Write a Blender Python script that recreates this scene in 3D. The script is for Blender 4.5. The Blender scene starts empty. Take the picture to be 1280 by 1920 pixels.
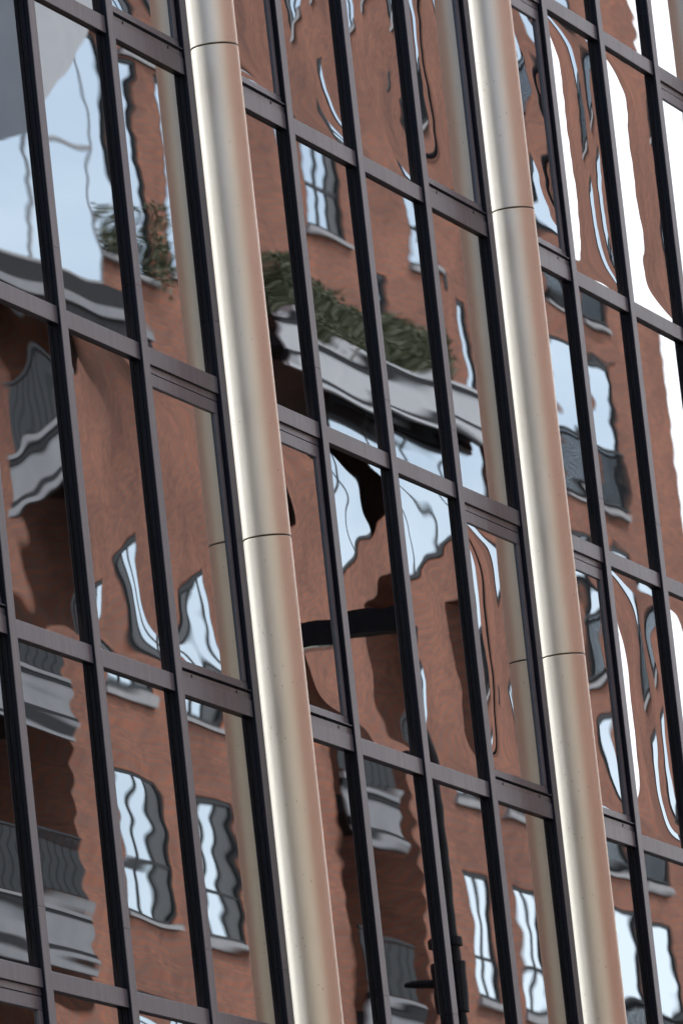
import bpy, bmesh, math, random
import numpy as np
from mathutils import Matrix, Vector

# ------------------------------------------------------------------ camera, sky, sun, exposure
SC = bpy.context.scene
COL = SC.collection
R = math.radians
GROUND = -10.7
YOFF = -0.04                      # glass plane is y = 0, mullion fronts stand 40 mm proud of it

cam_d = bpy.data.cameras.new('camera')
cam_d.sensor_width = 36.0
cam_d.lens = 300.0
cam_d.clip_start = 0.5
cam_d.clip_end = 3000.0
cam = bpy.data.objects.new('camera', cam_d)
COL.objects.link(cam)
AZ, EL, RO, DIST = R(71.7704), R(10.47098), R(-6.22087), 47.79777
fw = Vector((math.sin(AZ) * math.cos(EL), math.cos(AZ) * math.cos(EL), math.sin(EL)))
r0 = Vector((math.cos(AZ), -math.sin(AZ), 0))
u0 = r0.cross(fw)
rv = math.cos(RO) * r0 + math.sin(RO) * u0
uv = -math.sin(RO) * r0 + math.cos(RO) * u0
cpos = Vector((5.43888, YOFF, -0.38678)) - DIST * fw
m = Matrix((rv, uv, -fw)).transposed().to_4x4()
m.translation = cpos
cam.matrix_world = m
cam_d.dof.use_dof = True
cam_d.dof.focus_distance = 47.0
cam_d.dof.aperture_fstop = 9.0
SC.camera = cam

SUN_EL, SUN_AZ = 64.0, -25.0      # azimuth measured from +Y (into the glass building) towards -X
world = bpy.data.worlds.new('World')
SC.world = world
world.use_nodes = True
wn = world.node_tree
bg = wn.nodes['Background']
sky = wn.nodes.new('ShaderNodeTexSky')
sky.sky_type = 'NISHITA'
sky.sun_disc = False
sky.sun_elevation = R(SUN_EL)
sky.sun_rotation = R(-SUN_AZ)
sky.air_density = 1.0
sky.dust_density = 3.0
sky.ozone_density = 1.0
# broken white cloud over the whole sky
tcw = wn.nodes.new('ShaderNodeTexCoord')
sep = wn.nodes.new('ShaderNodeSeparateXYZ'); wn.links.new(tcw.outputs['Generated'], sep.inputs[0])
den = wn.nodes.new('ShaderNodeMath'); den.operation = 'ADD'; den.inputs[1].default_value = 0.22
absz = wn.nodes.new('ShaderNodeMath'); absz.operation = 'ABSOLUTE'; wn.links.new(sep.outputs[2], absz.inputs[0]); wn.links.new(absz.outputs[0], den.inputs[0])
vdv = wn.nodes.new('ShaderNodeVectorMath'); vdv.operation = 'DIVIDE'
cmb = wn.nodes.new('ShaderNodeCombineXYZ')
for i_ in range(3): wn.links.new(den.outputs[0], cmb.inputs[i_])
wn.links.new(tcw.outputs['Generated'], vdv.inputs[0]); wn.links.new(cmb.outputs[0], vdv.inputs[1])
cmap = wn.nodes.new('ShaderNodeMapping'); cmap.inputs['Location'].default_value = (0.0, 0.0, 0.0); wn.links.new(vdv.outputs[0], cmap.inputs[0])
cn = wn.nodes.new('ShaderNodeTexNoise'); cn.inputs['Scale'].default_value = 0.55; cn.inputs['Detail'].default_value = 7.0; cn.inputs['Roughness'].default_value = 0.55
wn.links.new(cmap.outputs[0], cn.inputs['Vector'])
cr = wn.nodes.new('ShaderNodeValToRGB'); cr.color_ramp.elements[0].position = 0.44; cr.color_ramp.elements[1].position = 0.56
wn.links.new(cn.outputs[0], cr.inputs[0])
cmx = wn.nodes.new('ShaderNodeMix'); cmx.data_type = 'RGBA'
wn.links.new(cr.outputs[0], cmx.inputs['Factor']); wn.links.new(sky.outputs[0], cmx.inputs['A'])
cmx.inputs['B'].default_value = (8.6, 8.8, 9.2, 1.0)
wn.links.new([o_ for o_ in cmx.outputs if o_.type == 'RGBA'][0], bg.inputs[0])
bg.inputs[1].default_value = 0.15

sun_d = bpy.data.lights.new('sun', 'SUN')
sun_d.energy = 1.5
sun_d.angle = R(12)
sun_d.color = (1.0, 0.94, 0.86)
sun = bpy.data.objects.new('sun', sun_d)
COL.objects.link(sun)
sdir = Vector((-math.sin(R(SUN_AZ)) * math.cos(R(SUN_EL)), math.cos(R(SUN_AZ)) * math.cos(R(SUN_EL)), math.sin(R(SUN_EL))))
sun.rotation_euler = sdir.to_track_quat('Z', 'Y').to_euler()

SC.view_settings.view_transform = 'Standard'
SC.view_settings.look = 'None'
SC.view_settings.gamma = 1.0
SC.view_settings.use_curve_mapping = False
SC.view_settings.exposure = 1.0
SC.cycles.max_bounces = 10
SC.cycles.glossy_bounces = 8
SC.cycles.diffuse_bounces = 3
SC.cycles.caustics_reflective = True

# ------------------------------------------------------------------ materials
class NT:
    def __init__(s, name):
        s.m = bpy.data.materials.new(name); s.m.use_nodes = True
        s.t = s.m.node_tree; s.b = s.t.nodes['Principled BSDF']
    def n(s, ty, **kw):
        x = s.t.nodes.new(ty)
        for k, v in kw.items():
            if k in x.inputs.keys(): x.inputs[k].default_value = v
            else: setattr(x, k, v)
        return x
    def l(s, a, b): s.t.links.new(a, b)
    def set(s, **kw):
        for k, v in kw.items():
            i = s.b.inputs[k.replace('_', ' ')]
            i.default_value = (*v, 1) if isinstance(v, tuple) and len(v) == 3 else v
        return s
    def coord(s, scale=(1, 1, 1), which='Object'):
        tc = s.n('ShaderNodeTexCoord'); mp = s.n('ShaderNodeMapping')
        mp.inputs['Scale'].default_value = scale
        s.l(tc.outputs[which], mp.inputs[0]); return mp.outputs[0]
    def ramp(s, fac, stops):
        r = s.n('ShaderNodeValToRGB'); e = r.color_ramp.elements
        while len(e) > 1: e.remove(e[0])
        e[0].position = stops[0][0]; e[0].color = (*stops[0][1], 1)
        for p, c in stops[1:]:
            x = e.new(p); x.color = (*c, 1)
        s.l(fac, r.inputs[0]); return r.outputs[0]
    def mix(s, fac, a, b, mode='MIX'):
        x = s.n('ShaderNodeMix', data_type='RGBA', blend_type=mode)
        for sock, v in ((x.inputs['Factor'], fac), (x.inputs['A'], a), (x.inputs['B'], b)):
            if hasattr(v, 'links') or hasattr(v, 'is_linked'): s.l(v, sock)
            else: sock.default_value = v if not isinstance(v, tuple) else (*v, 1)
        return [o for o in x.outputs if o.type == 'RGBA'][0]

def simple(name, col, rough, metal=0.0, **kw):
    a = NT(name); a.set(Specular_IOR_Level=0.5 if metal else 0.12, Base_Color=col, Roughness=rough, Metallic=metal, **kw)
    return a.m

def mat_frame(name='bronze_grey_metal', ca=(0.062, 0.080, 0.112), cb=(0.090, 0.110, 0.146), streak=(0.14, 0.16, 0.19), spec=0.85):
    a = NT(name)
    nz = a.n('ShaderNodeTexNoise', Scale=9.0, Detail=6.0, Roughness=0.6); a.l(a.coord(), nz.inputs['Vector'])
    st = a.n('ShaderNodeTexNoise', Scale=1.0, Detail=3.0); a.l(a.coord((60, 60, 2.0)), st.inputs['Vector'])
    base = a.ramp(nz.outputs[0], [(0.3, ca), (0.75, cb)])
    f = a.ramp(st.outputs[0], [(0.45, (0, 0, 0)), (0.7, (0.7, 0.7, 0.7))])
    oi = a.n('ShaderNodeObjectInfo')
    var = a.ramp(oi.outputs['Random'], [(0.0, (0.84, 0.84, 0.84)), (1.0, (1.14, 1.13, 1.12))])
    a.l(a.mix(1.0, a.mix(f, base, streak), var, 'MULTIPLY'), a.b.inputs['Base Color'])
    a.b.inputs['Specular IOR Level'].default_value = spec
    rr = a.n('ShaderNodeMapRange'); rr.inputs['To Min'].default_value = 0.32; rr.inputs['To Max'].default_value = 0.44
    a.l(nz.outputs[0], rr.inputs[0]); a.l(rr.outputs[0], a.b.inputs['Roughness'])
    return a.m

def mat_glass(name='reflective_glass', col=(0.39, 0.405, 0.42), dust=True):
    a = NT(name)
    a.set(Base_Color=col, Metallic=1.0, Roughness=0.0)
    if dust:                                # thin film of street dust, thicker along the lower edge, with faint runs
        tc = a.n('ShaderNodeTexCoord'); sx = a.n('ShaderNodeSeparateXYZ'); a.l(tc.outputs['Object'], sx.inputs[0])
        nz = a.n('ShaderNodeTexNoise', Scale=1.0, Detail=5.0); a.l(a.coord((22, 22, 1.6)), nz.inputs['Vector'])
        lo = a.n('ShaderNodeMapRange'); lo.inputs['From Min'].default_value = -0.62; lo.inputs['From Max'].default_value = -0.84
        lo.inputs['To Min'].default_value = 0.018; lo.inputs['To Max'].default_value = 0.10
        a.l(sx.outputs[2], lo.inputs[0])
        mu = a.n('ShaderNodeMath', operation='MULTIPLY'); a.l(nz.outputs[0], mu.inputs[0]); a.l(lo.outputs[0], mu.inputs[1])
        df = a.n('ShaderNodeBsdfDiffuse'); df.inputs['Color'].default_value = (0.42, 0.40, 0.37, 1)
        ms = a.n('ShaderNodeMixShader'); a.l(mu.outputs[0], ms.inputs[0]); a.l(a.b.outputs[0], ms.inputs[1]); a.l(df.outputs[0], ms.inputs[2])
        a.l(ms.outputs[0], a.t.nodes['Material Output'].inputs['Surface'])
    return a.m

def mat_steel():
    a = NT('brushed_stainless_steel')
    # circumferential brushing: fine rings, plus pits and water marks
    c = a.coord((1, 1, 1))
    cb = a.coord((3, 3, 900))
    br = a.n('ShaderNodeTexNoise', Scale=1.0, Detail=2.0); a.l(cb, br.inputs['Vector'])
    big = a.n('ShaderNodeTexNoise', Scale=3.0, Detail=5.0, Roughness=0.6); a.l(a.coord((1, 1, 0.35)), big.inputs['Vector'])
    vo = a.n('ShaderNodeTexVoronoi', Scale=1.0); vo.inputs['Randomness'].default_value = 1.0
    a.l(a.coord((34, 34, 17)), vo.inputs['Vector'])
    spot = a.ramp(vo.outputs['Distance'], [(0.07, (1, 1, 1)), (0.14, (0, 0, 0))])
    pick = a.n('ShaderNodeTexNoise', Scale=5.5, Detail=2.0); a.l(c, pick.inputs['Vector'])
    pk = a.ramp(pick.outputs[0], [(0.50, (0, 0, 0)), (0.60, (1, 1, 1))])
    sp = a.mix(1.0, spot, pk, 'MULTIPLY')
    base = a.ramp(big.outputs[0], [(0.3, (0.76, 0.705, 0.605)), (0.7, (0.85, 0.80, 0.71))])
    sc = a.n('ShaderNodeMath', operation='MULTIPLY'); sc.inputs[1].default_value = 0.55
    a.l(sp, sc.inputs[0])
    col = a.mix(sc.outputs[0], base, (0.20, 0.17, 0.15))
    a.l(col, a.b.inputs['Base Color'])
    a.set(Metallic=1.0, Anisotropic=0.72)
    rr = a.n('ShaderNodeMapRange'); rr.inputs['To Min'].default_value = 0.36; rr.inputs['To Max'].default_value = 0.46
    a.l(br.outputs[0], rr.inputs[0]); a.l(rr.outputs[0], a.b.inputs['Roughness'])
    tg = a.n('ShaderNodeTangent', direction_type='RADIAL', axis='Z')
    a.l(tg.outputs[0], a.b.inputs['Tangent'])
    bp = a.n('ShaderNodeBump', Strength=0.05, Distance=0.002)
    a.l(br.outputs[0], bp.inputs['Height']); a.l(bp.outputs[0], a.b.inputs['Normal'])
    return a.m

def mat_brick(name, c1, c2, mortar):
    a = NT(name)
    tc = a.n('ShaderNodeTexCoord'); sx = a.n('ShaderNodeSeparateXYZ'); a.l(tc.outputs['Object'], sx.inputs[0])
    ad = a.n('ShaderNodeMath', operation='ADD'); a.l(sx.outputs[0], ad.inputs[0]); a.l(sx.outputs[1], ad.inputs[1])
    cx = a.n('ShaderNodeCombineXYZ'); a.l(ad.outputs[0], cx.inputs[0]); a.l(sx.outputs[2], cx.inputs[1])
    b = a.n('ShaderNodeTexBrick'); a.l(cx.outputs[0], b.inputs['Vector'])
    b.inputs['Color1'].default_value = (*c1, 1); b.inputs['Color2'].default_value = (*c2, 1); b.inputs['Mortar'].default_value = (*mortar, 1)
    b.inputs['Scale'].default_value = 1.0; b.inputs['Mortar Size'].default_value = 0.011
    b.inputs['Brick Width'].default_value = 0.24; b.inputs['Row Height'].default_value = 0.083; b.inputs['Bias'].default_value = -0.1
    nz = a.n('ShaderNodeTexNoise', Scale=0.9, Detail=6.0, Roughness=0.65); a.l(tc.outputs['Object'], nz.inputs['Vector'])
    bl = a.ramp(nz.outputs[0], [(0.3, (0.80, 0.80, 0.82)), (0.7, (1.08, 1.05, 1.03))])
    n2 = a.n('ShaderNodeTexNoise', Scale=1.0, Detail=1.0)
    mp = a.n('ShaderNodeMapping'); mp.inputs['Scale'].default_value = (4.2, 12.0, 1); a.l(cx.outputs[0], mp.inputs[0]); a.l(mp.outputs[0], n2.inputs['Vector'])
    n3 = a.n('ShaderNodeTexNoise', Scale=0.22, Detail=4.0, Roughness=0.7); a.l(tc.outputs['Object'], n3.inputs['Vector'])
    b3 = a.ramp(n3.outputs[0], [(0.36, (0.70, 0.70, 0.72)), (0.62, (1.12, 1.12, 1.12))])
    b2 = a.ramp(n2.outputs[0], [(0.34, (0.86, 0.89, 0.93)), (0.5, (1, 1, 1)), (0.68, (1.08, 1.04, 1.0))])
    a.l(a.mix(1.0, a.mix(1.0, a.mix(1.0, b.outputs[0], bl, 'MULTIPLY'), b2, 'MULTIPLY'), b3, 'MULTIPLY'), a.b.inputs['Base Color'])
    a.set(Roughness=0.9)
    bp = a.n('ShaderNodeBump', Strength=0.6, Distance=0.008); bp.invert = True
    a.l(b.outputs['Fac'], bp.inputs['Height']); a.l(bp.outputs[0], a.b.inputs['Normal'])
    return a.m

def mat_noise(name, ca, cb, scale, rough, detail=5.0):
    a = NT(name)
    nz = a.n('ShaderNodeTexNoise', Scale=scale, Detail=detail, Roughness=0.6); a.l(a.coord(), nz.inputs['Vector'])
    a.l(a.ramp(nz.outputs[0], [(0.3, ca), (0.7, cb)]), a.b.inputs['Base Color'])
    a.set(Roughness=rough)
    return a.m

M = dict(
    frame=mat_frame(), side=mat_frame('navy_shaded_metal', (0.006, 0.009, 0.017), (0.010, 0.013, 0.023), (0.014, 0.016, 0.026), 0.2), glass=mat_glass(), steel=mat_steel(),  # side: darker copy of the frame metal, shade put into its colour
    reflector=simple('reflector_steel', (0.80, 0.80, 0.80), 0.25, 1.0),  # bright sheet metal, added as a reflector for the columns
    gasket=simple('black_rubber', (0.008, 0.008, 0.009), 0.7),
    panel=simple('dark_back_panel', (0.02, 0.021, 0.026), 0.5),
    brick=mat_brick('red_brick', (0.375, 0.138, 0.074), (0.275, 0.100, 0.058), (0.21, 0.145, 0.115)),
    fascia=mat_noise('grey_balcony_fascia', (0.19, 0.197, 0.207), (0.25, 0.257, 0.268), 1.5, 0.6),
    darkmetal=simple('charcoal_metal', (0.012, 0.013, 0.016), 0.6),
    rail=simple('dark_railing', (0.010, 0.013, 0.016), 0.5),
    wframe=simple('dark_window_frame', (0.02, 0.022, 0.024), 0.5),
    wglass=mat_glass('window_glass', (0.52, 0.61, 0.67), False),
    wdark=simple('dark_window_glass', (0.012, 0.014, 0.015), 0.25),
    sill=mat_noise('grey_stone_sill', (0.30, 0.30, 0.31), (0.38, 0.38, 0.38), 3.0, 0.8),
    cream=mat_noise('cream_render', (0.42, 0.36, 0.265), (0.49, 0.425, 0.32), 0.5, 0.85),
    asphalt=mat_noise('asphalt', (0.045, 0.045, 0.048), (0.065, 0.064, 0.063), 2.0, 0.9),
    leaf=mat_noise('leaf_green', (0.012, 0.024, 0.007), (0.085, 0.10, 0.035), 16.0, 0.6),
    lamp=simple('black_lamp_metal', (0.007, 0.008, 0.012), 0.6),
    roofdark=simple('dark_roof', (0.05, 0.05, 0.052), 0.8),
    white=mat_noise('white_panel', (0.40, 0.41, 0.43), (0.47, 0.48, 0.49), 2.0, 0.5),
)

# ------------------------------------------------------------------ helpers
def link(name, me, mat, parent=None, loc=(0, 0, 0), smooth=False):
    if mat is not None and not me.materials: me.materials.append(mat)
    if smooth:
        me.polygons.foreach_set('use_smooth', [True] * len(me.polygons))
    o = bpy.data.objects.new(name, me); COL.objects.link(o)
    o.location = loc
    if parent: o.parent = parent
    return o

def empty(name, loc=(0, 0, 0), parent=None):
    o = bpy.data.objects.new(name, None); COL.objects.link(o); o.location = loc
    o.empty_display_size = 0.1
    if parent: o.parent = parent
    return o

def tag(o, label, cat=None, group=None, kind=None):
    if label: o['label'] = label
    if cat: o['category'] = cat
    if group: o['group'] = group
    if kind or cat: o['kind'] = kind or 'thing'
    return o

class MB:
    def __init__(s): s.v = []; s.f = []
    def box(s, x0, x1, y0, y1, z0, z1):
        b = len(s.v)
        s.v += [(x, y, z) for z in (z0, z1) for y in (y0, y1) for x in (x0, x1)]
        s.f += [tuple(b + i for i in q) for q in ((0, 2, 3, 1), (4, 5, 7, 6), (0, 1, 5, 4), (2, 6, 7, 3), (0, 4, 6, 2), (1, 3, 7, 5))]
        return s
    def prism(s, prof, axis, a0, a1):
        """extrude a closed 2-D profile; axis 'z': prof is (x,y); axis 'x': prof is (y,z)"""
        b = len(s.v); n = len(prof)
        for a in (a0, a1):
            for p in prof:
                s.v.append((p[0], p[1], a) if axis == 'z' else (a, p[0], p[1]))
        ar = sum(prof[i][0] * prof[(i + 1) % n][1] - prof[(i + 1) % n][0] * prof[i][1] for i in range(n))
        ccw = ar > 0
        for i in range(n):
            j = (i + 1) % n
            q = (b + i, b + j, b + n + j, b + n + i)
            s.f.append(q if ccw else q[::-1])
        c0 = tuple(range(b, b + n)); c1 = tuple(range(b + n, b + 2 * n))
        s.f.append(c0[::-1] if ccw else c0); s.f.append(c1 if ccw else c1[::-1])
        return s
    def cyl(s, p0, p1, r0_, r1_, n=16):
        p0, p1 = Vector(p0), Vector(p1); d = (p1 - p0).normalized()
        a = d.orthogonal().normalized(); c = d.cross(a); b = len(s.v)
        for p, r in ((p0, r0_), (p1, r1_)):
            for i in range(n):
                t = 2 * math.pi * i / n; s.v.append(tuple(p + r * (math.cos(t) * a + math.sin(t) * c)))
        for i in range(n):
            j = (i + 1) % n; s.f.append((b + i, b + j, b + n + j, b + n + i))
        s.f.append(tuple(range(b, b + n))[::-1]); s.f.append(tuple(range(b + n, b + 2 * n)))
        return s
    def mesh(s, name):
        me = bpy.data.meshes.new(name); me.from_pydata(s.v, [], s.f); me.update(); return me
    def build(s, name, mat, parent=None, loc=(0, 0, 0), smooth=False):
        return link(name, s.mesh(name), mat, parent, loc, smooth)

# ------------------------------------------------------------------ ground
g = MB().box(-400, 400, -400, 400, GROUND - 0.5, GROUND).build('ground', M['asphalt']); tag(g, 'grey asphalt street between the buildings', kind='structure')

# ------------------------------------------------------------------ glass office building: curtain wall
W, G, H = 1.2, 0.452, 1.7815
FACE = 0.10                        # mullion face width
TH = 0.096                         # transom face height
DM, DT = 0.040, 0.025              # how far mullion and transom stand in front of the glass
ZB = 0.009                         # bottom edge of the transom in row 1

# mullion left edges along the facade; 'N' marks the niche bay that holds a column
edges = []                         # (x, bay kind to the right of it)
for k in range(-1, 3):
    x = 3.6 + k * (4 * W + G)      # left mullion of a column pair
    edges += [(x, 'N'), (x + G, 'S'), (x + G + W, 'F'), (x + G + 2 * W, 'F'), (x + G + 3 * W, 'S')]
rows = [ZB + H * k for k in range(-3, 4)]        # transom bottoms, low to high
# row between rows[i] and rows[i+1] holds sashes when i is even as seen in the photo
wall = tag(empty('curtain_wall', (5, 0, GROUND)), 'dark framed glass curtain wall mirroring a red brick building', 'curtain wall')
def wl(x, y, z): return (x - 5, y, z - GROUND)

mp = [(0, .10), (0, -.013), (.006, -.013), (.006, -.018), (0, -.018), (0, -DM + .003), (.003, -DM), (FACE - .003, -DM), (FACE, -DM + .003), (FACE, -.018), (FACE - .006, -.018), (FACE - .006, -.013), (FACE, -.013), (FACE, .10)]
JZ = 0.42
zj = [JZ + 2 * H * k for k in range(-2, 3)]
seg_mesh = MB().prism(mp, 'z', 0.001, 2 * H - 0.001).mesh('mullion')
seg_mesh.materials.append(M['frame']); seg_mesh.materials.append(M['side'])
for pl in seg_mesh.polygons: pl.material_index = 1 if abs(pl.normal.x) > .9 or pl.center.y > -.02 else 0  # mullion sides take the copy with shade in its colour
for x, _ in edges:
    for k in range(len(zj) - 1):
        link('mullion', seg_mesh, M['frame'], wall, wl(x, 0, zj[k]))

def transom_mesh(w):
    pr = [(.10, 0), (-DT + .002, 0), (-DT, .002), (-DT, TH - .003), (-DT + .003, TH), (.10, TH)]
    me = MB().prism(pr, 'x', 0.0008, w - 0.0008).mesh('transom')
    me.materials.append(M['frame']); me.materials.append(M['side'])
    for pl in me.polygons: pl.material_index = 1 if pl.normal.z < -.9 else 0  # shade under the transom is painted by the darker copy
    return me
tm = {w: transom_mesh(w) for w in (round(W - FACE, 4),)}
bw = round(W - FACE, 4)

NV, NU = 110, 18
def pane(w, h, strong, seed, parent, loc, ov=None):
    rng = random.Random(seed)
    u = np.linspace(-1, 1, NU + 1); v = np.linspace(-1, 1, NV + 1)
    U, V = np.meshgrid(u, v)
    X, Z = U * w / 2, V * h / 2
    y = np.zeros_like(X)
    p = dict(ov or {})
    if strong:
        bow = p.get('bow', rng.uniform(1.9, 3.2)) * 1e-3
        y += bow * (1 - U ** 2) * (1 - np.abs(V) ** rng.uniform(4.0, 8.0))
        tx, tz = rng.gauss(0, .0016), rng.gauss(0, .0016)
        roll, low = rng.uniform(.0002, .0006), 0.45
    else:
        bow = p.get('bow', rng.uniform(-.15, .42)) * 1e-3
        y += bow * (1 - U ** 2) * (1 - V ** 4)
        tx, tz = rng.gauss(0, .0004), rng.gauss(0, .0010)
        roll, low = rng.uniform(.00035, .0009), 0.20
    tx, tz = p.get('tx', tx), p.get('tz', tz)
    roll = p.get('roll', roll); low = p.get('bend', low)
    y += tx * X + tz * Z
    lam = rng.uniform(.13, .22); ph = rng.uniform(0, 6.28); sk = rng.gauss(0, 1.1)
    env = 1 + .35 * np.sin(2.1 * X / w * 2 + rng.uniform(0, 6)) + .3 * np.sin(5 * Z / h * 2 + rng.uniform(0, 6))
    if 'low' in p: env = env * (.22 + .78 / (1 + np.exp((V + .15) * 9)))
    y += roll * lam / 6.283 * env * np.sin(6.283 * Z / lam + sk * X + ph)
    lam2 = lam * rng.uniform(.42, .6)
    y += (.12 if 'low' in p else .35) * roll * lam2 / 6.283 * np.sin(6.283 * Z / lam2 + 1.3 * sk * X + rng.uniform(0, 6))
    for _ in range(4):                                   # slow bends of the sheet
        lx, lz = rng.uniform(.5, 1.3), rng.uniform(.35, 1.2)
        y += low * rng.uniform(.05, .16) * 1e-3 * np.sin(6.283 * X / lx + rng.uniform(0, 6)) * np.sin(6.283 * Z / lz + rng.uniform(0, 6))
    if strong:
        for _ in range(2):
            lx, lz = rng.uniform(.35, .6), rng.uniform(.25, .5)
            y += rng.uniform(.004, .018) * 1e-3 * np.sin(6.283 * X / lx + rng.uniform(0, 6)) * np.sin(6.283 * Z / lz + rng.uniform(0, 6))
    verts = np.stack([X, y, Z], -1).reshape(-1, 3).tolist()
    n = NU + 1
    faces = [(j * n + i, j * n + i + 1, (j + 1) * n + i + 1, (j + 1) * n + i) for j in range(NV) for i in range(NU)]
    nf = len(faces); b = len(verts)
    # sealed unit: edges and back sheet, so that the pane has its thickness
    x2, z2 = w / 2, h / 2
    verts += [(-x2, .004, -z2), (x2, .004, -z2), (x2, .004, z2), (-x2, .004, z2), (-x2, .026, -z2), (x2, .026, -z2), (x2, .026, z2), (-x2, .026, z2)]
    faces += [(b + 4, b + 7, b + 6, b + 5), (b, b + 4, b + 5, b + 1), (b + 1, b + 5, b + 6, b + 2), (b + 2, b + 6, b + 7, b + 3), (b + 3, b + 7, b + 4, b)]
    me = bpy.data.meshes.new('glass_pane'); me.from_pydata(verts, [], faces)
    me.materials.append(M['glass']); me.materials.append(M['gasket'])
    me.polygons.foreach_set('use_smooth', [True] * nf + [False] * 5)
    me.polygons.foreach_set('material_index', [0] * nf + [1] * 5)
    me.update()
    return link('glass_pane', me, None, parent, loc)

# sash pieces shared between all opening windows
SW = W - FACE
OF = 0.016                         # outer frame at the sides
ST = 0.058                         # stile face
def profx(pr, a, b, nm): return MB().prism(pr, 'x', a, b).mesh(nm)
z_lo, z_hi = TH, H                 # clear opening inside a bay, measured from the lower transom bottom
rail_b0, rail_b1 = z_lo + .046, z_lo + .098
rail_t1 = z_hi - .046; rail_t0 = rail_t1 - .070
sash_m = {
    'top_frame': profx([(.05, z_hi - .0008), (-.010, z_hi - .0008), (-.010, z_hi - .039), (.05, z_hi - .039)], .001, SW - .001, 'top_frame'),
    'top_rail': profx([(.04, rail_t1), (-.012, rail_t1), (-.014, rail_t1 - .002), (-.014, rail_t0 + .004), (-.010, rail_t0), (.04, rail_t0)], OF, SW - OF, 'top_rail'),
    'bottom_rail': profx([(.04, rail_b1), (-.010, rail_b1), (-.014, rail_b1 - .004), (-.015, rail_b0 + .010), (-.034, rail_b0 + .003), (-.034, rail_b0), (.04, rail_b0)], OF - .006, SW - OF + .006, 'bottom_rail'),
    'drip_strip': profx([(.05, z_lo + .0006), (-.021, z_lo + .0006), (-.021, z_lo + .034), (-.017, z_lo + .036), (.05, z_lo + .036)], .001, SW - .001, 'drip_strip'),
    'stile': MB().prism([(0, .04), (0, -.013), (.002, -.0145), (ST - .004, -.0145), (ST, -.010), (ST, .04)], 'z', rail_b1, rail_t0).mesh('stile'),
    'side_frame': MB().prism([(0, .05), (0, -.004), (OF - .004, -.004), (OF - .004, .05)], 'z', z_lo + .037, z_hi - .040).mesh('side_frame'),
}
wh = MB().cyl((0, 0.012, 0), (0, -.0018, 0), .0085, .0085, 12).mesh('weep_hole')
hood = MB().prism([(-.013, -.0), (.013, -.0), (.010, -.007), (-.010, -.007)], 'z', -.003, .004).mesh('weep_hood')

OV = {(1, 1): dict(roll=.0013), (2, 1): dict(roll=.0013), (3, 1): dict(roll=.0008), (6, 3): dict(roll=.0011, low=1), (7, 3): dict(roll=.0011, low=1), (8, 3): dict(roll=.0011, low=1), (9, 3): dict(roll=.0011, low=1),
      (11, 4): dict(bow=1.3), (11, 2): dict(bow=1.2), (12, 4): dict(bow=3.6, tx=0.0005), (13, 4): dict(bow=2.5, tx=0), (12, 2): dict(bow=3.4, tx=.0004), (13, 2): dict(bow=2.4, tx=0),
      (12, 3): dict(bow=0.1, tx=0, roll=.0006), (13, 3): dict(bow=-.1, tx=0, roll=.0004, bend=.03)}
bays = []
for i in range(len(edges) - 1):
    bays.append((edges[i][0], edges[i + 1][0], edges[i][1]))
seed = 100
for bi, (xa, xb, kind) in enumerate(bays):
    x0, x1 = xa + FACE, xb
    for ri in range(len(rows)):
        zb = rows[ri]
        if kind == 'N': continue
        link('transom', tm[bw], M['frame'], wall, wl(x0, 0, zb))
        if ri == len(rows) - 1: continue
        sash_row = (ri % 2 == 0)
        seed += 1
        za, zt = zb + TH, zb + H
        ov = OV.get((bi, ri))
        if sash_row and kind == 'S':
            s = empty('sash_window', wl(x0, 0, zb), wall)
            for nm in ('top_frame', 'top_rail', 'bottom_rail', 'drip_strip'):
                link(nm, sash_m[nm], M['frame'], s)
            link('stile', sash_m['stile'], M['frame'], s, (OF, 0, 0)); link('stile', sash_m['stile'], M['frame'], s, (SW - OF - ST, 0, 0))
            link('side_frame', sash_m['side_frame'], M['frame'], s, (.001, 0, 0)); link('side_frame', sash_m['side_frame'], M['frame'], s, (SW - OF + .003, 0, 0))
            for fx in (.17, .80):
                link('weep_hole', wh, M['gasket'], s, (SW * fx, -.021, z_lo + .019))
            pw, ph_ = SW - 2 * OF - 2 * ST + .02, rail_t0 - rail_b1 + .02
            pane(pw, ph_, True, seed, s, (SW / 2, -.003, (rail_b1 + rail_t0) / 2), ov)
        else:
            pane(x1 - x0 + .004, zt - za + .004, sash_row, seed, wall, wl((x0 + x1) / 2, 0, (za + zt) / 2), ov)
# open slot behind each column and steel sheets, added to bounce sky light onto it
for xa, xb, kind in bays:
    if kind != 'N': continue
    nw = xb - xa - FACE
    for ri in range(len(rows) - 1):
        for e_ in (0.0008, nw - .0038): MB().box(e_, e_ + .003, -.036, .1, .003, H - .003).build('slot_reflector', M['reflector'], wall, wl(xa + FACE, 0, rows[ri]))
# the rest of the building behind and around the curtain wall
xL, xR = edges[0][0] - .02, edges[-1][0] + FACE + .02
TOP = zj[-1] + 0.4
solid = []  # thin wall pieces, gapped so sky shows through the added slots
for i_, (x_, k_) in enumerate(edges):
    if k_ == 'S' and edges[i_ - 1][1] == 'N':
        nx = [e_[0] for e_ in edges[i_ + 1:] if e_[1] == 'N']
        solid.append((x_, nx[0] + FACE if nx else xR))
for a_, b_ in solid:
    MB().box(a_ + .004, b_ - .004, .11, .42, GROUND, TOP).build('inner_wall', M['panel'], wall, (-5, 0, -GROUND))
    MB().box(a_ + .004, b_ - .004, -.02, .105, GROUND, zj[0] - .02).build('lower_wall', M['panel'], wall, (-5, 0, -GROUND))
    MB().box(a_ - .02, b_ + .02, -.06, .5, TOP, TOP + .3).build('roof_edge', M['frame'], wall, (-5, 0, -GROUND))

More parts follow.
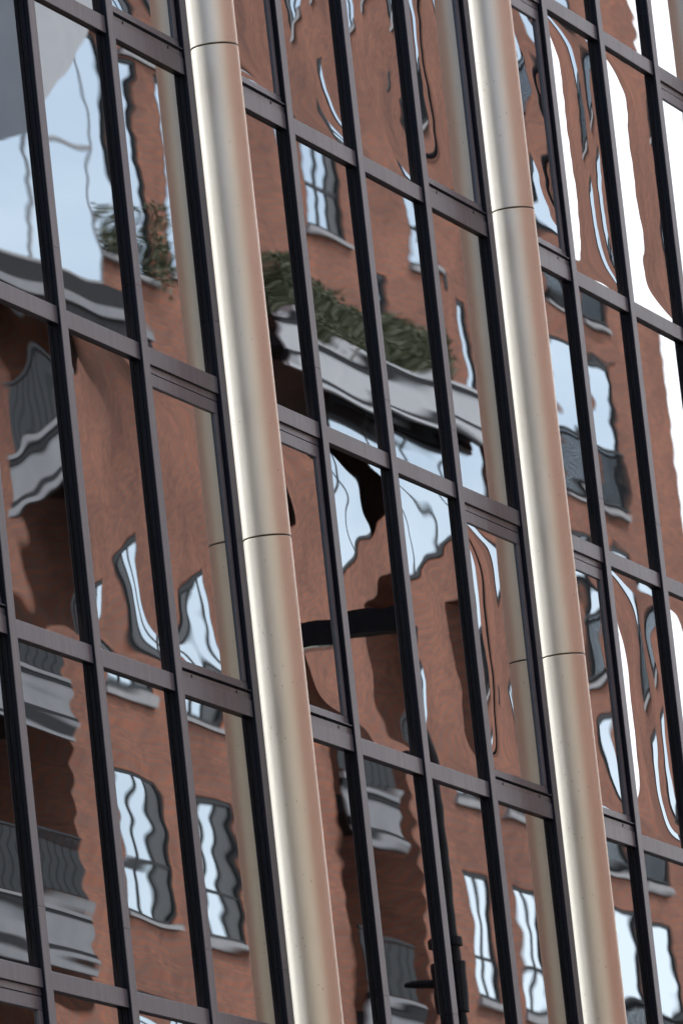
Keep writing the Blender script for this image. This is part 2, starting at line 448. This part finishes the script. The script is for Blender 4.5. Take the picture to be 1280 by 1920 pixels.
# ------------------------------------------------------------------ steel columns
CR, CY = 0.131, -0.107
cj = [-.765 + 2.75 * k for k in range(-3, 4)]
ctop = TOP
def column(x, label):
    c = tag(empty('steel_column', (x, CY, GROUND)), label, 'column', 'steel columns standing in front of the glass wall')
    zs = [GROUND] + [z for z in cj if GROUND + .4 < z < ctop - .2] + [ctop]
    for a, b in zip(zs[:-1], zs[1:]):
        mb = MB(); N = 128; ga = .0028
        prof = [(CR - .0035, a + ga), (CR, a + ga + .0035), (CR, a + ga + .0035), (CR, b - ga - .0035), (CR, b - ga - .0035), (CR - .0035, b - ga)]
        vs = []; fs = []
        for r_, z in prof:
            for i in range(N):
                t = 6.283185 * i / N; vs.append((r_ * math.cos(t), r_ * math.sin(t), z - GROUND))
        for k in (0, 2, 4):
            for i in range(N):
                j = (i + 1) % N; fs.append((k * N + i, k * N + j, (k + 1) * N + j, (k + 1) * N + i))
        fs.append(tuple(range(N))[::-1]); fs.append(tuple(range(5 * N, 6 * N)))
        me = bpy.data.meshes.new('column_segment'); me.from_pydata(vs, [], fs); me.update()
        o = link('column_segment', me, M['steel'], c)
        me.polygons.foreach_set('use_smooth', [N <= i < 2 * N for i in range(len(fs))])
    mb = MB(); mb.cyl((0, 0, .05), (0, 0, ctop - GROUND - .05), CR - .012, CR - .012, 48); mb.build('inner_tube', M['gasket'], c)
    return c
XC = [3.905 + k * (4 * W + G) for k in (0, 1, 2)]
column(XC[0], 'thick brushed steel column left of the photo centre with a joint at mid height')
column(XC[1], 'brushed steel column right of the photo centre, the thinner looking of two')
column(XC[2], 'steel column past the right edge, seen only mirrored in the top right pane')

# ------------------------------------------------------------------ brick building across the street (seen mirrored)
YB = -22.4
BX0, BX1, BTOP = -7.9, 91.2, 30.0
brick = tag(empty('brick_building', (70, YB, GROUND)), 'red brick apartment building mirrored in the glass, with balconies and dark framed windows', 'building')
def bl(x, y, z): return (x - 70, y - YB, z - GROUND)

def wall_holes(x0, x1, z0, z1, y, holes, depth, name):
    xs = sorted({x0, x1, *[h[0] for h in holes], *[h[1] for h in holes]}); zs = sorted({z0, z1, *[h[2] for h in holes], *[h[3] for h in holes]})
    xs = [x for x in xs if x0 <= x <= x1]; zs = [z for z in zs if z0 <= z <= z1]
    mb = MB()
    for i in range(len(xs) - 1):
        for j in range(len(zs) - 1):
            cx, cz = (xs[i] + xs[i + 1]) / 2, (zs[j] + zs[j + 1]) / 2
            if any(h[0] < cx < h[1] and h[2] < cz < h[3] for h in holes): continue
            b = len(mb.v)
            mb.v += [(xs[i], y, zs[j]), (xs[i + 1], y, zs[j]), (xs[i + 1], y, zs[j + 1]), (xs[i], y, zs[j + 1])]
            mb.f.append((b + 1, b, b + 3, b + 2))
    for (a, c, d, e) in holes:
        b = len(mb.v); y2 = y - depth
        mb.v += [(a, y, d), (c, y, d), (c, y, e), (a, y, e), (a, y2, d), (c, y2, d), (c, y2, e), (a, y2, e)]
        mb.f += [(b, b + 1, b + 5, b + 4), (b + 1, b + 2, b + 6, b + 5), (b + 2, b + 3, b + 7, b + 6), (b + 3, b, b + 4, b + 7)]
    return mb.build(name, M['brick'], brick, (-70, -YB, -GROUND))

def window(x0, x1, z0, z1, y, lights=2, bar=0.33, rail=False, depth=.035):
    w = empty('window', bl(x0, y - depth, z0), brick)
    ww, hh = x1 - x0, z1 - z0; t = .085
    f = MB().box(0, t, -.03, .02, 0, hh).box(ww - t, ww, -.03, .02, 0, hh).box(t, ww - t, -.03, .02, 0, t).box(t, ww - t, -.03, .02, hh - t, hh)
    lw = (ww - 2 * t) / lights
    for k in range(1, lights): f.box(t + k * lw - .035, t + k * lw + .035, -.028, .012, t, hh - t)
    if bar: f.box(t, ww - t, -.026, .009, hh * bar - .03, hh * bar + .03)
    f.build('frame', M['wframe'], w)
    for k in range(lights):
        MB().box(t + k * lw, t + (k + 1) * lw, -.02, -.002, t, hh - t).build('pane', M['wdark'] if lights == 3 and k == 2 else M['wglass'], w)
    MB().box(-.08, ww + .08, .0, depth + .06, -.09, -.004).build('sill', M['sill'], w)
    if rail:
        rb = MB(); rb.box(-.05, ww + .05, depth + .02, depth + .06, .95, 1.0).box(-.05, ww + .05, depth + .02, depth + .06, .05, .09)
        n = int(ww / .09)
        for k in range(n + 1): rb.box(-.04 + (ww + .06) * k / n, -.025 + (ww + .06) * k / n, depth + .03, depth + .045, .09, .95)
        rb.build('railing', M['rail'], w)
    return w

SH = 3.0
wins = []                       # x0,x1,z0,z1,lights,bar,rail
for k in range(-5, 6):
    zt = 8.15 + SH * k
    if k not in (2, 3):
        wins.append((63.3, 65.1, zt - 1.95, zt, 3, .36, False)); wins.append((66.1, 67.8, zt - 1.95, zt, 3, .36, False))
    if k <= 1 or k >= 5:
        wins.append((77.2, 78.25, zt - 1.95, zt, 2, .33, False)); wins.append((79.35, 80.4, zt - 1.95, zt, 2, .33, False))
    zr = zt + .1
    wins.append((84.5, 85.5, zr - 2.45, zr, 1, 0, True)); wins.append((86.7, 87.8, zr - 2.45, zr, 1, 0, True))
# upper middle windows, tall lights beside the planted terrace, terrace doors
for k in (3, 4):
    z = 17.25 + SH * (k - 3)
    wins += [(72.4, 73.1, z, z + 1.9, 1, .3, False), (74.0, 75.5, z, z + 1.9, 3, .36, False), (78.1, 78.9, z, z + 1.9, 1, .3, False)]
wins += [(64.15, 64.85, 15.0, 18.05, 1, 0, False), (65.7, 66.55, 15.0, 18.05, 1, 0, False), (67.3, 68.0, 15.3, 18.0, 1, 0, False)]
wins += [(79.75, 80.25, 15.55, 16.95, 1, 0, False), (76.6, 77.2, 15.55, 16.95, 1, 0, False)]
# far left part of the wall
for k in range(-4, 7):
    zt = 8.15 + SH * k
    for xx in (-3, 4, 12, 16, 20, 26, 30, 36, 40, 45): wins.append((xx, xx + 1.2, zt - 1.9, zt, 2, .33, False))
RX0, RX1 = 55.5, 61.6           # deep loggia bay
NX0, NX1 = 71.6, 75.0           # narrow balcony slot
loggia = (RX0, RX1, GROUND + 3, 13.5)
slot = (NX0, NX1, GROUND + 3, 11.6)
terrace = (71.3, 80.35, 12.35, 14.86)
keep = []
for wdw in wins:
    a, b, c, d = wdw[:4]
    bad = any(a < h[1] + .15 and b > h[0] - .15 and c < h[3] + .12 and d > h[2] - .12 for h in (loggia, slot, terrace))
    bad = bad or any(a < k[1] + .1 and b > k[0] - .1 and c < k[3] + .1 and d > k[2] - .1 for k in keep)
    if not bad and c > GROUND + 1 and d < BTOP - 1: keep.append(wdw)
holes = [k[:4] for k in keep]
wall_holes(BX0, BX1, GROUND, BTOP, YB, holes + [loggia, slot, terrace], .22, 'brick_wall')
for k in keep: window(k[0], k[1], k[2], k[3], YB, k[4], k[5], k[6])

def recess(h, depth, nm):
    a, c, d, e = h; y1 = YB - .22; y2 = YB - depth
    mb = MB(); b = 0
    mb.v = [(a, y1, d), (c, y1, d), (c, y1, e), (a, y1, e), (a, y2, d), (c, y2, d), (c, y2, e), (a, y2, e)]
    mb.f = [(0, 1, 5, 4), (1, 2, 6, 5), (2, 3, 7, 6), (3, 0, 4, 7), (5, 6, 7, 4)][:]
    mb.build(nm, M['brick'], brick, (-70, -YB, -GROUND))
recess(loggia, 3.6, 'loggia_wall'); recess(slot, 1.6, 'slot_wall'); recess(terrace, 1.5, 'terrace_wall')

def balcony(x0, x1, z, yf, yb, rails=True, hgt=.62, fm='fascia'):
    """slab with a pale fascia between two dark lines, and a slatted railing above"""
    b = empty('balcony', bl(x0, yb, z), brick)
    w, d = x1 - x0, yf - yb
    MB().box(0, w, 0, d - .04, -.16, .10).build('slab', M['darkmetal'], b)
    MB().box(-.02, w + .02, d - .04, d, -hgt / 2 + .05, hgt / 2 - .05).build('fascia', M[fm], b)
    MB().box(-.03, w + .03, d - .05, d + .025, hgt / 2 - .095, hgt / 2 + .0).box(-.03, w + .03, d - .05, d + .025, -hgt / 2 - .0, -hgt / 2 + .095).build('trim', M['darkmetal'], b)
    MB().box(-.02, w + .02, d - .03, d + .05, hgt / 2 + .003, hgt / 2 + .09).box(-.02, w + .02, d - .03, d + .05, -hgt / 2 - .09, -hgt / 2 - .003).build('edge_strip', M[fm], b)
    if rails:
        r = MB().box(0, w, d - .06, d - .02, 1.22, 1.27)
        n = max(3, int(w / .32))
        for i in range(n): r.box(w * i / n + .01, w * (i + 1) / n - .02, d - .05, d - .035, .46, 1.2)
        r.build('railing', M['rail'], b)
    return b
for k in range(-3, 3):
    balcony(RX0 + .1, RX1 - .55, 5.45 + SH * k, YB + .25, YB - 3.55)
for k in range(-3, 2):
    balcony(NX0 + .05, NX1 - 1.0, 5.45 + SH * k, YB + .15, YB - 1.55)
big = balcony(71.1, 80.45, 15.05, YB + .24, YB - .02, rails=False, hgt=.60, fm='white')
# glazing inside terrace and loggia
def glazing(x0, x1, z0, z1, y, n, t=.03, fm='wframe'):
    w = empty('glazed_screen', bl(x0, y, z0), brick); ww = x1 - x0; hh = z1 - z0
    f = MB()
    for i in range(n + 1): f.box(max(0, ww * i / n - t), min(ww, ww * i / n + t), -.03, .01, 0, hh)
    f.box(.03, ww - .03, -.025, .008, 0, .08).box(.03, ww - .03, -.025, .008, hh - .08, hh).box(.03, ww - .03, -.025, .008, hh * .42, hh * .42 + 2 * t)
    f.build('frame', M[fm], w)
    for i in range(n): MB().box(ww * i / n + .02, ww * (i + 1) / n - .02, -.015, 0, .05, hh - .05).build('pane', M['wglass'], w)
glazing(74.0, 80.3, 12.4, 14.84, YB - .04, 4)
MB().box(71.35, 74.0, YB - .9, YB - .85, 12.4, 14.84).build('shade_panel', M['darkmetal'], brick, (-70, -YB, -GROUND))  # dark sheet standing in for the shade inside the recess
for k in range(-3, 3): glazing(RX0 + .3, RX0 + 3.4, 5.6 + SH * k, 7.9 + SH * k, YB - 3.5, 3)
for k in range(-3, 2): glazing(NX0 + .2, NX0 + 1.7, 5.6 + SH * k, 7.7 + SH * k, YB - 1.5, 2)
# glazed penthouse bay with a pale canopy above the loggia
glazing(RX0 + .3, 63.2, 14.3, 18.6, YB + .35, 6, .022, 'sill')
MB().box(RX0, 64.6, YB - .2, YB + .6, 13.45, 13.95).box(RX0, 64.4, YB - .1, YB + .5, 13.96, 14.25).build('penthouse_slab', M['darkmetal'], brick, (-70, -YB, -GROUND))
MB().box(RX0, 64.62, YB + .605, YB + .65, 13.8, 13.94).box(RX0, 64.62, YB + .605, YB + .64, 13.46, 13.53).box(64.605, 64.64, YB - .1, YB + .6, 13.8, 13.94).build('slab_edge', M['fascia'], brick, (-70, -YB, -GROUND))
cp = MB(); n = 16
def zc(t): return 15.7 + 4.2 * t - .5 * math.sin(3.14 * t)
for i in range(n):
    t0_, t1_ = i / n, (i + 1) / n
    xa, xb = 59.6 + 4.7 * t0_, 59.6 + 4.7 * t1_
    ya, yb_ = YB + .4, YB + .95
    b = len(cp.v); ht = 2.3
    cp.v += [(xa, ya, zc(t0_)), (xb, ya, zc(t1_)), (xb, yb_, zc(t1_)), (xa, yb_, zc(t0_)), (xa, ya, zc(t0_) + ht), (xb, ya, zc(t1_) + ht), (xb, yb_, zc(t1_) + ht), (xa, yb_, zc(t0_) + ht)]
    cp.f += [(b, b + 1, b + 2, b + 3), (b + 7, b + 6, b + 5, b + 4), (b + 3, b + 2, b + 6, b + 7), (b + 1, b, b + 4, b + 5)]
    if i == n - 1: cp.f.append((b + 1, b + 5, b + 6, b + 2))
    if i == 0: cp.f.append((b, b + 3, b + 7, b + 4))
cp.build('canopy', M['white'], brick, (-70, -YB, -GROUND))
# body, roof edge, downpipe
MB().box(BX0, BX1, YB - 14, YB - 3.7, GROUND, BTOP).build('rear_walls', M['brick'], brick, (-70, -YB, -GROUND))
MB().box(BX1 - .02, BX1, YB - 3.75, YB - .0, GROUND, BTOP).box(BX0, BX0 + .02, YB - 3.75, YB, GROUND, BTOP).build('end_wall', M['brick'], brick, (-70, -YB, -GROUND))
MB().box(BX0 - .1, BX1 + .1, YB - 14.1, YB + .12, BTOP, BTOP + .35).build('parapet', M['sill'], brick, (-70, -YB, -GROUND))
MB().cyl((83.2, YB + .1, GROUND), (83.2, YB + .1, BTOP), .06, .06, 12).build('downpipe', M['darkmetal'], brick, (-70, -YB, -GROUND))

for vx, vz in ((76.4, 19.6), (79.2, 19.1), (78.7, 17.8), (79.1, 17.1), (69.6, 13.2), (82.4, 11.4), (70.0, 9.4)):
    MB().box(-.09, .09, 0, .02, -.13, .13).build('wall_vent', M['wframe'], brick, bl(vx, YB, vz))
# planting along the terrace balcony and the tall windows
def foliage(name, spots, label, cat, seed_):
    rng = random.Random(seed_); mb = MB()
    for (x, y, z, rx, ry, rz, n) in spots:
        for _ in range(n):
            gs = lambda s_: max(-1.7 * s_, min(1.7 * s_, rng.gauss(0, s_)))
            p = Vector((x + gs(rx), y + gs(ry), z + abs(gs(rz)) * rng.choice((1, 1, 1, 1, 1, -.25))))
            d = Vector((rng.gauss(0, 1), rng.gauss(0, 1), rng.gauss(0, 1))).normalized(); e = d.orthogonal().normalized()
            l, w = rng.uniform(.03, .09), rng.uniform(.010, .028); b = len(mb.v)
            mb.v += [tuple(p), tuple(p + d * l * .5 + e * w), tuple(p + d * l), tuple(p + d * l * .5 - e * w)]
            mb.f.append((b, b + 1, b + 2, b + 3))
    x, y, z = spots[0][:3]
    me = mb.mesh(name); me.transform(Matrix.Translation((-x, -y, -z)))
    return tag(link(name, me, M['leaf'], None, (x, y, z)), label, cat)
rngp = random.Random(5)
sp = []
for i in range(26):
    x = 71.3 + i * .27
    sp.append((x, YB + .16, 15.56, .16, .09, .24 + .25 * rngp.random() * (1 - i / 40), 1300))
foliage('terrace_hedge', sp, 'dark green planting spilling over the long pale balcony of the brick building', 'hedge', 1)
foliage('window_plant', [(64.4, YB + .1, 15.1, .22, .1, .3, 600)], 'straggly plant by the narrow window next to the pale canopy', 'plant', 2)
foliage('window_plant', [(66.6, YB + .1, 15.1, .2, .1, .55, 900)], 'taller climbing plant beside the second narrow window from the pale canopy', 'plant', 3)

# ------------------------------------------------------------------ street lamp (seen mirrored)
lx, ly = 17.5, -3.53
lamp = tag(empty('street_lamp', (lx, ly, GROUND)), 'black street lamp post with a flat arm, mirrored in the lower panes', 'street lamp')
lt = 1.05 - GROUND
MB().cyl((0, 0, 0), (0, 0, lt), .14, .085, 20).build('post', M['lamp'], lamp, smooth=False)
MB().cyl((0, 0, lt - 2.75), (0, 0, lt - 2.4), .125, .125, 20).cyl((0, .05, lt - 2.55), (0, -.33, lt - 2.5), .06, .015, 10).cyl((0, 0, lt - 2.28), (0, 0, lt - 2.22), .122, .122, 20).build('collar', M['lamp'], lamp)
MB().box(-.09, .09, -1.35, -.02, lt - .02, lt + .15).build('lamp_arm', M['lamp'], lamp)
MB().box(-.07, .07, -1.2, -.5, lt - .035, lt - .021).build('lens', M['wglass'], lamp)

# ------------------------------------------------------------------ cream building behind the camera (colours the steel)
cb_ = tag(empty('cream_building', (-30, -27, GROUND)), 'cream rendered building behind the viewer, mirrored as beige in the steel columns', 'building')
MB().box(-75, -8, -40, -24, GROUND, 16).build('wall', M['cream'], cb_, (30, 27, -GROUND))
MB().box(-98, -76, -23.9, 30, GROUND, 20).build('wing', M['cream'], cb_, (30, 27, -GROUND))
cw = MB().box(0, 1.3, 0, .06, 0, 1.8).mesh('window')
for i in range(14):
    for k in range(7):
        link('window', cw, M['wglass'], cb_, (-72 + i * 4.6 + 30, -23.985 + 27, 2.0 + k * 3.3))
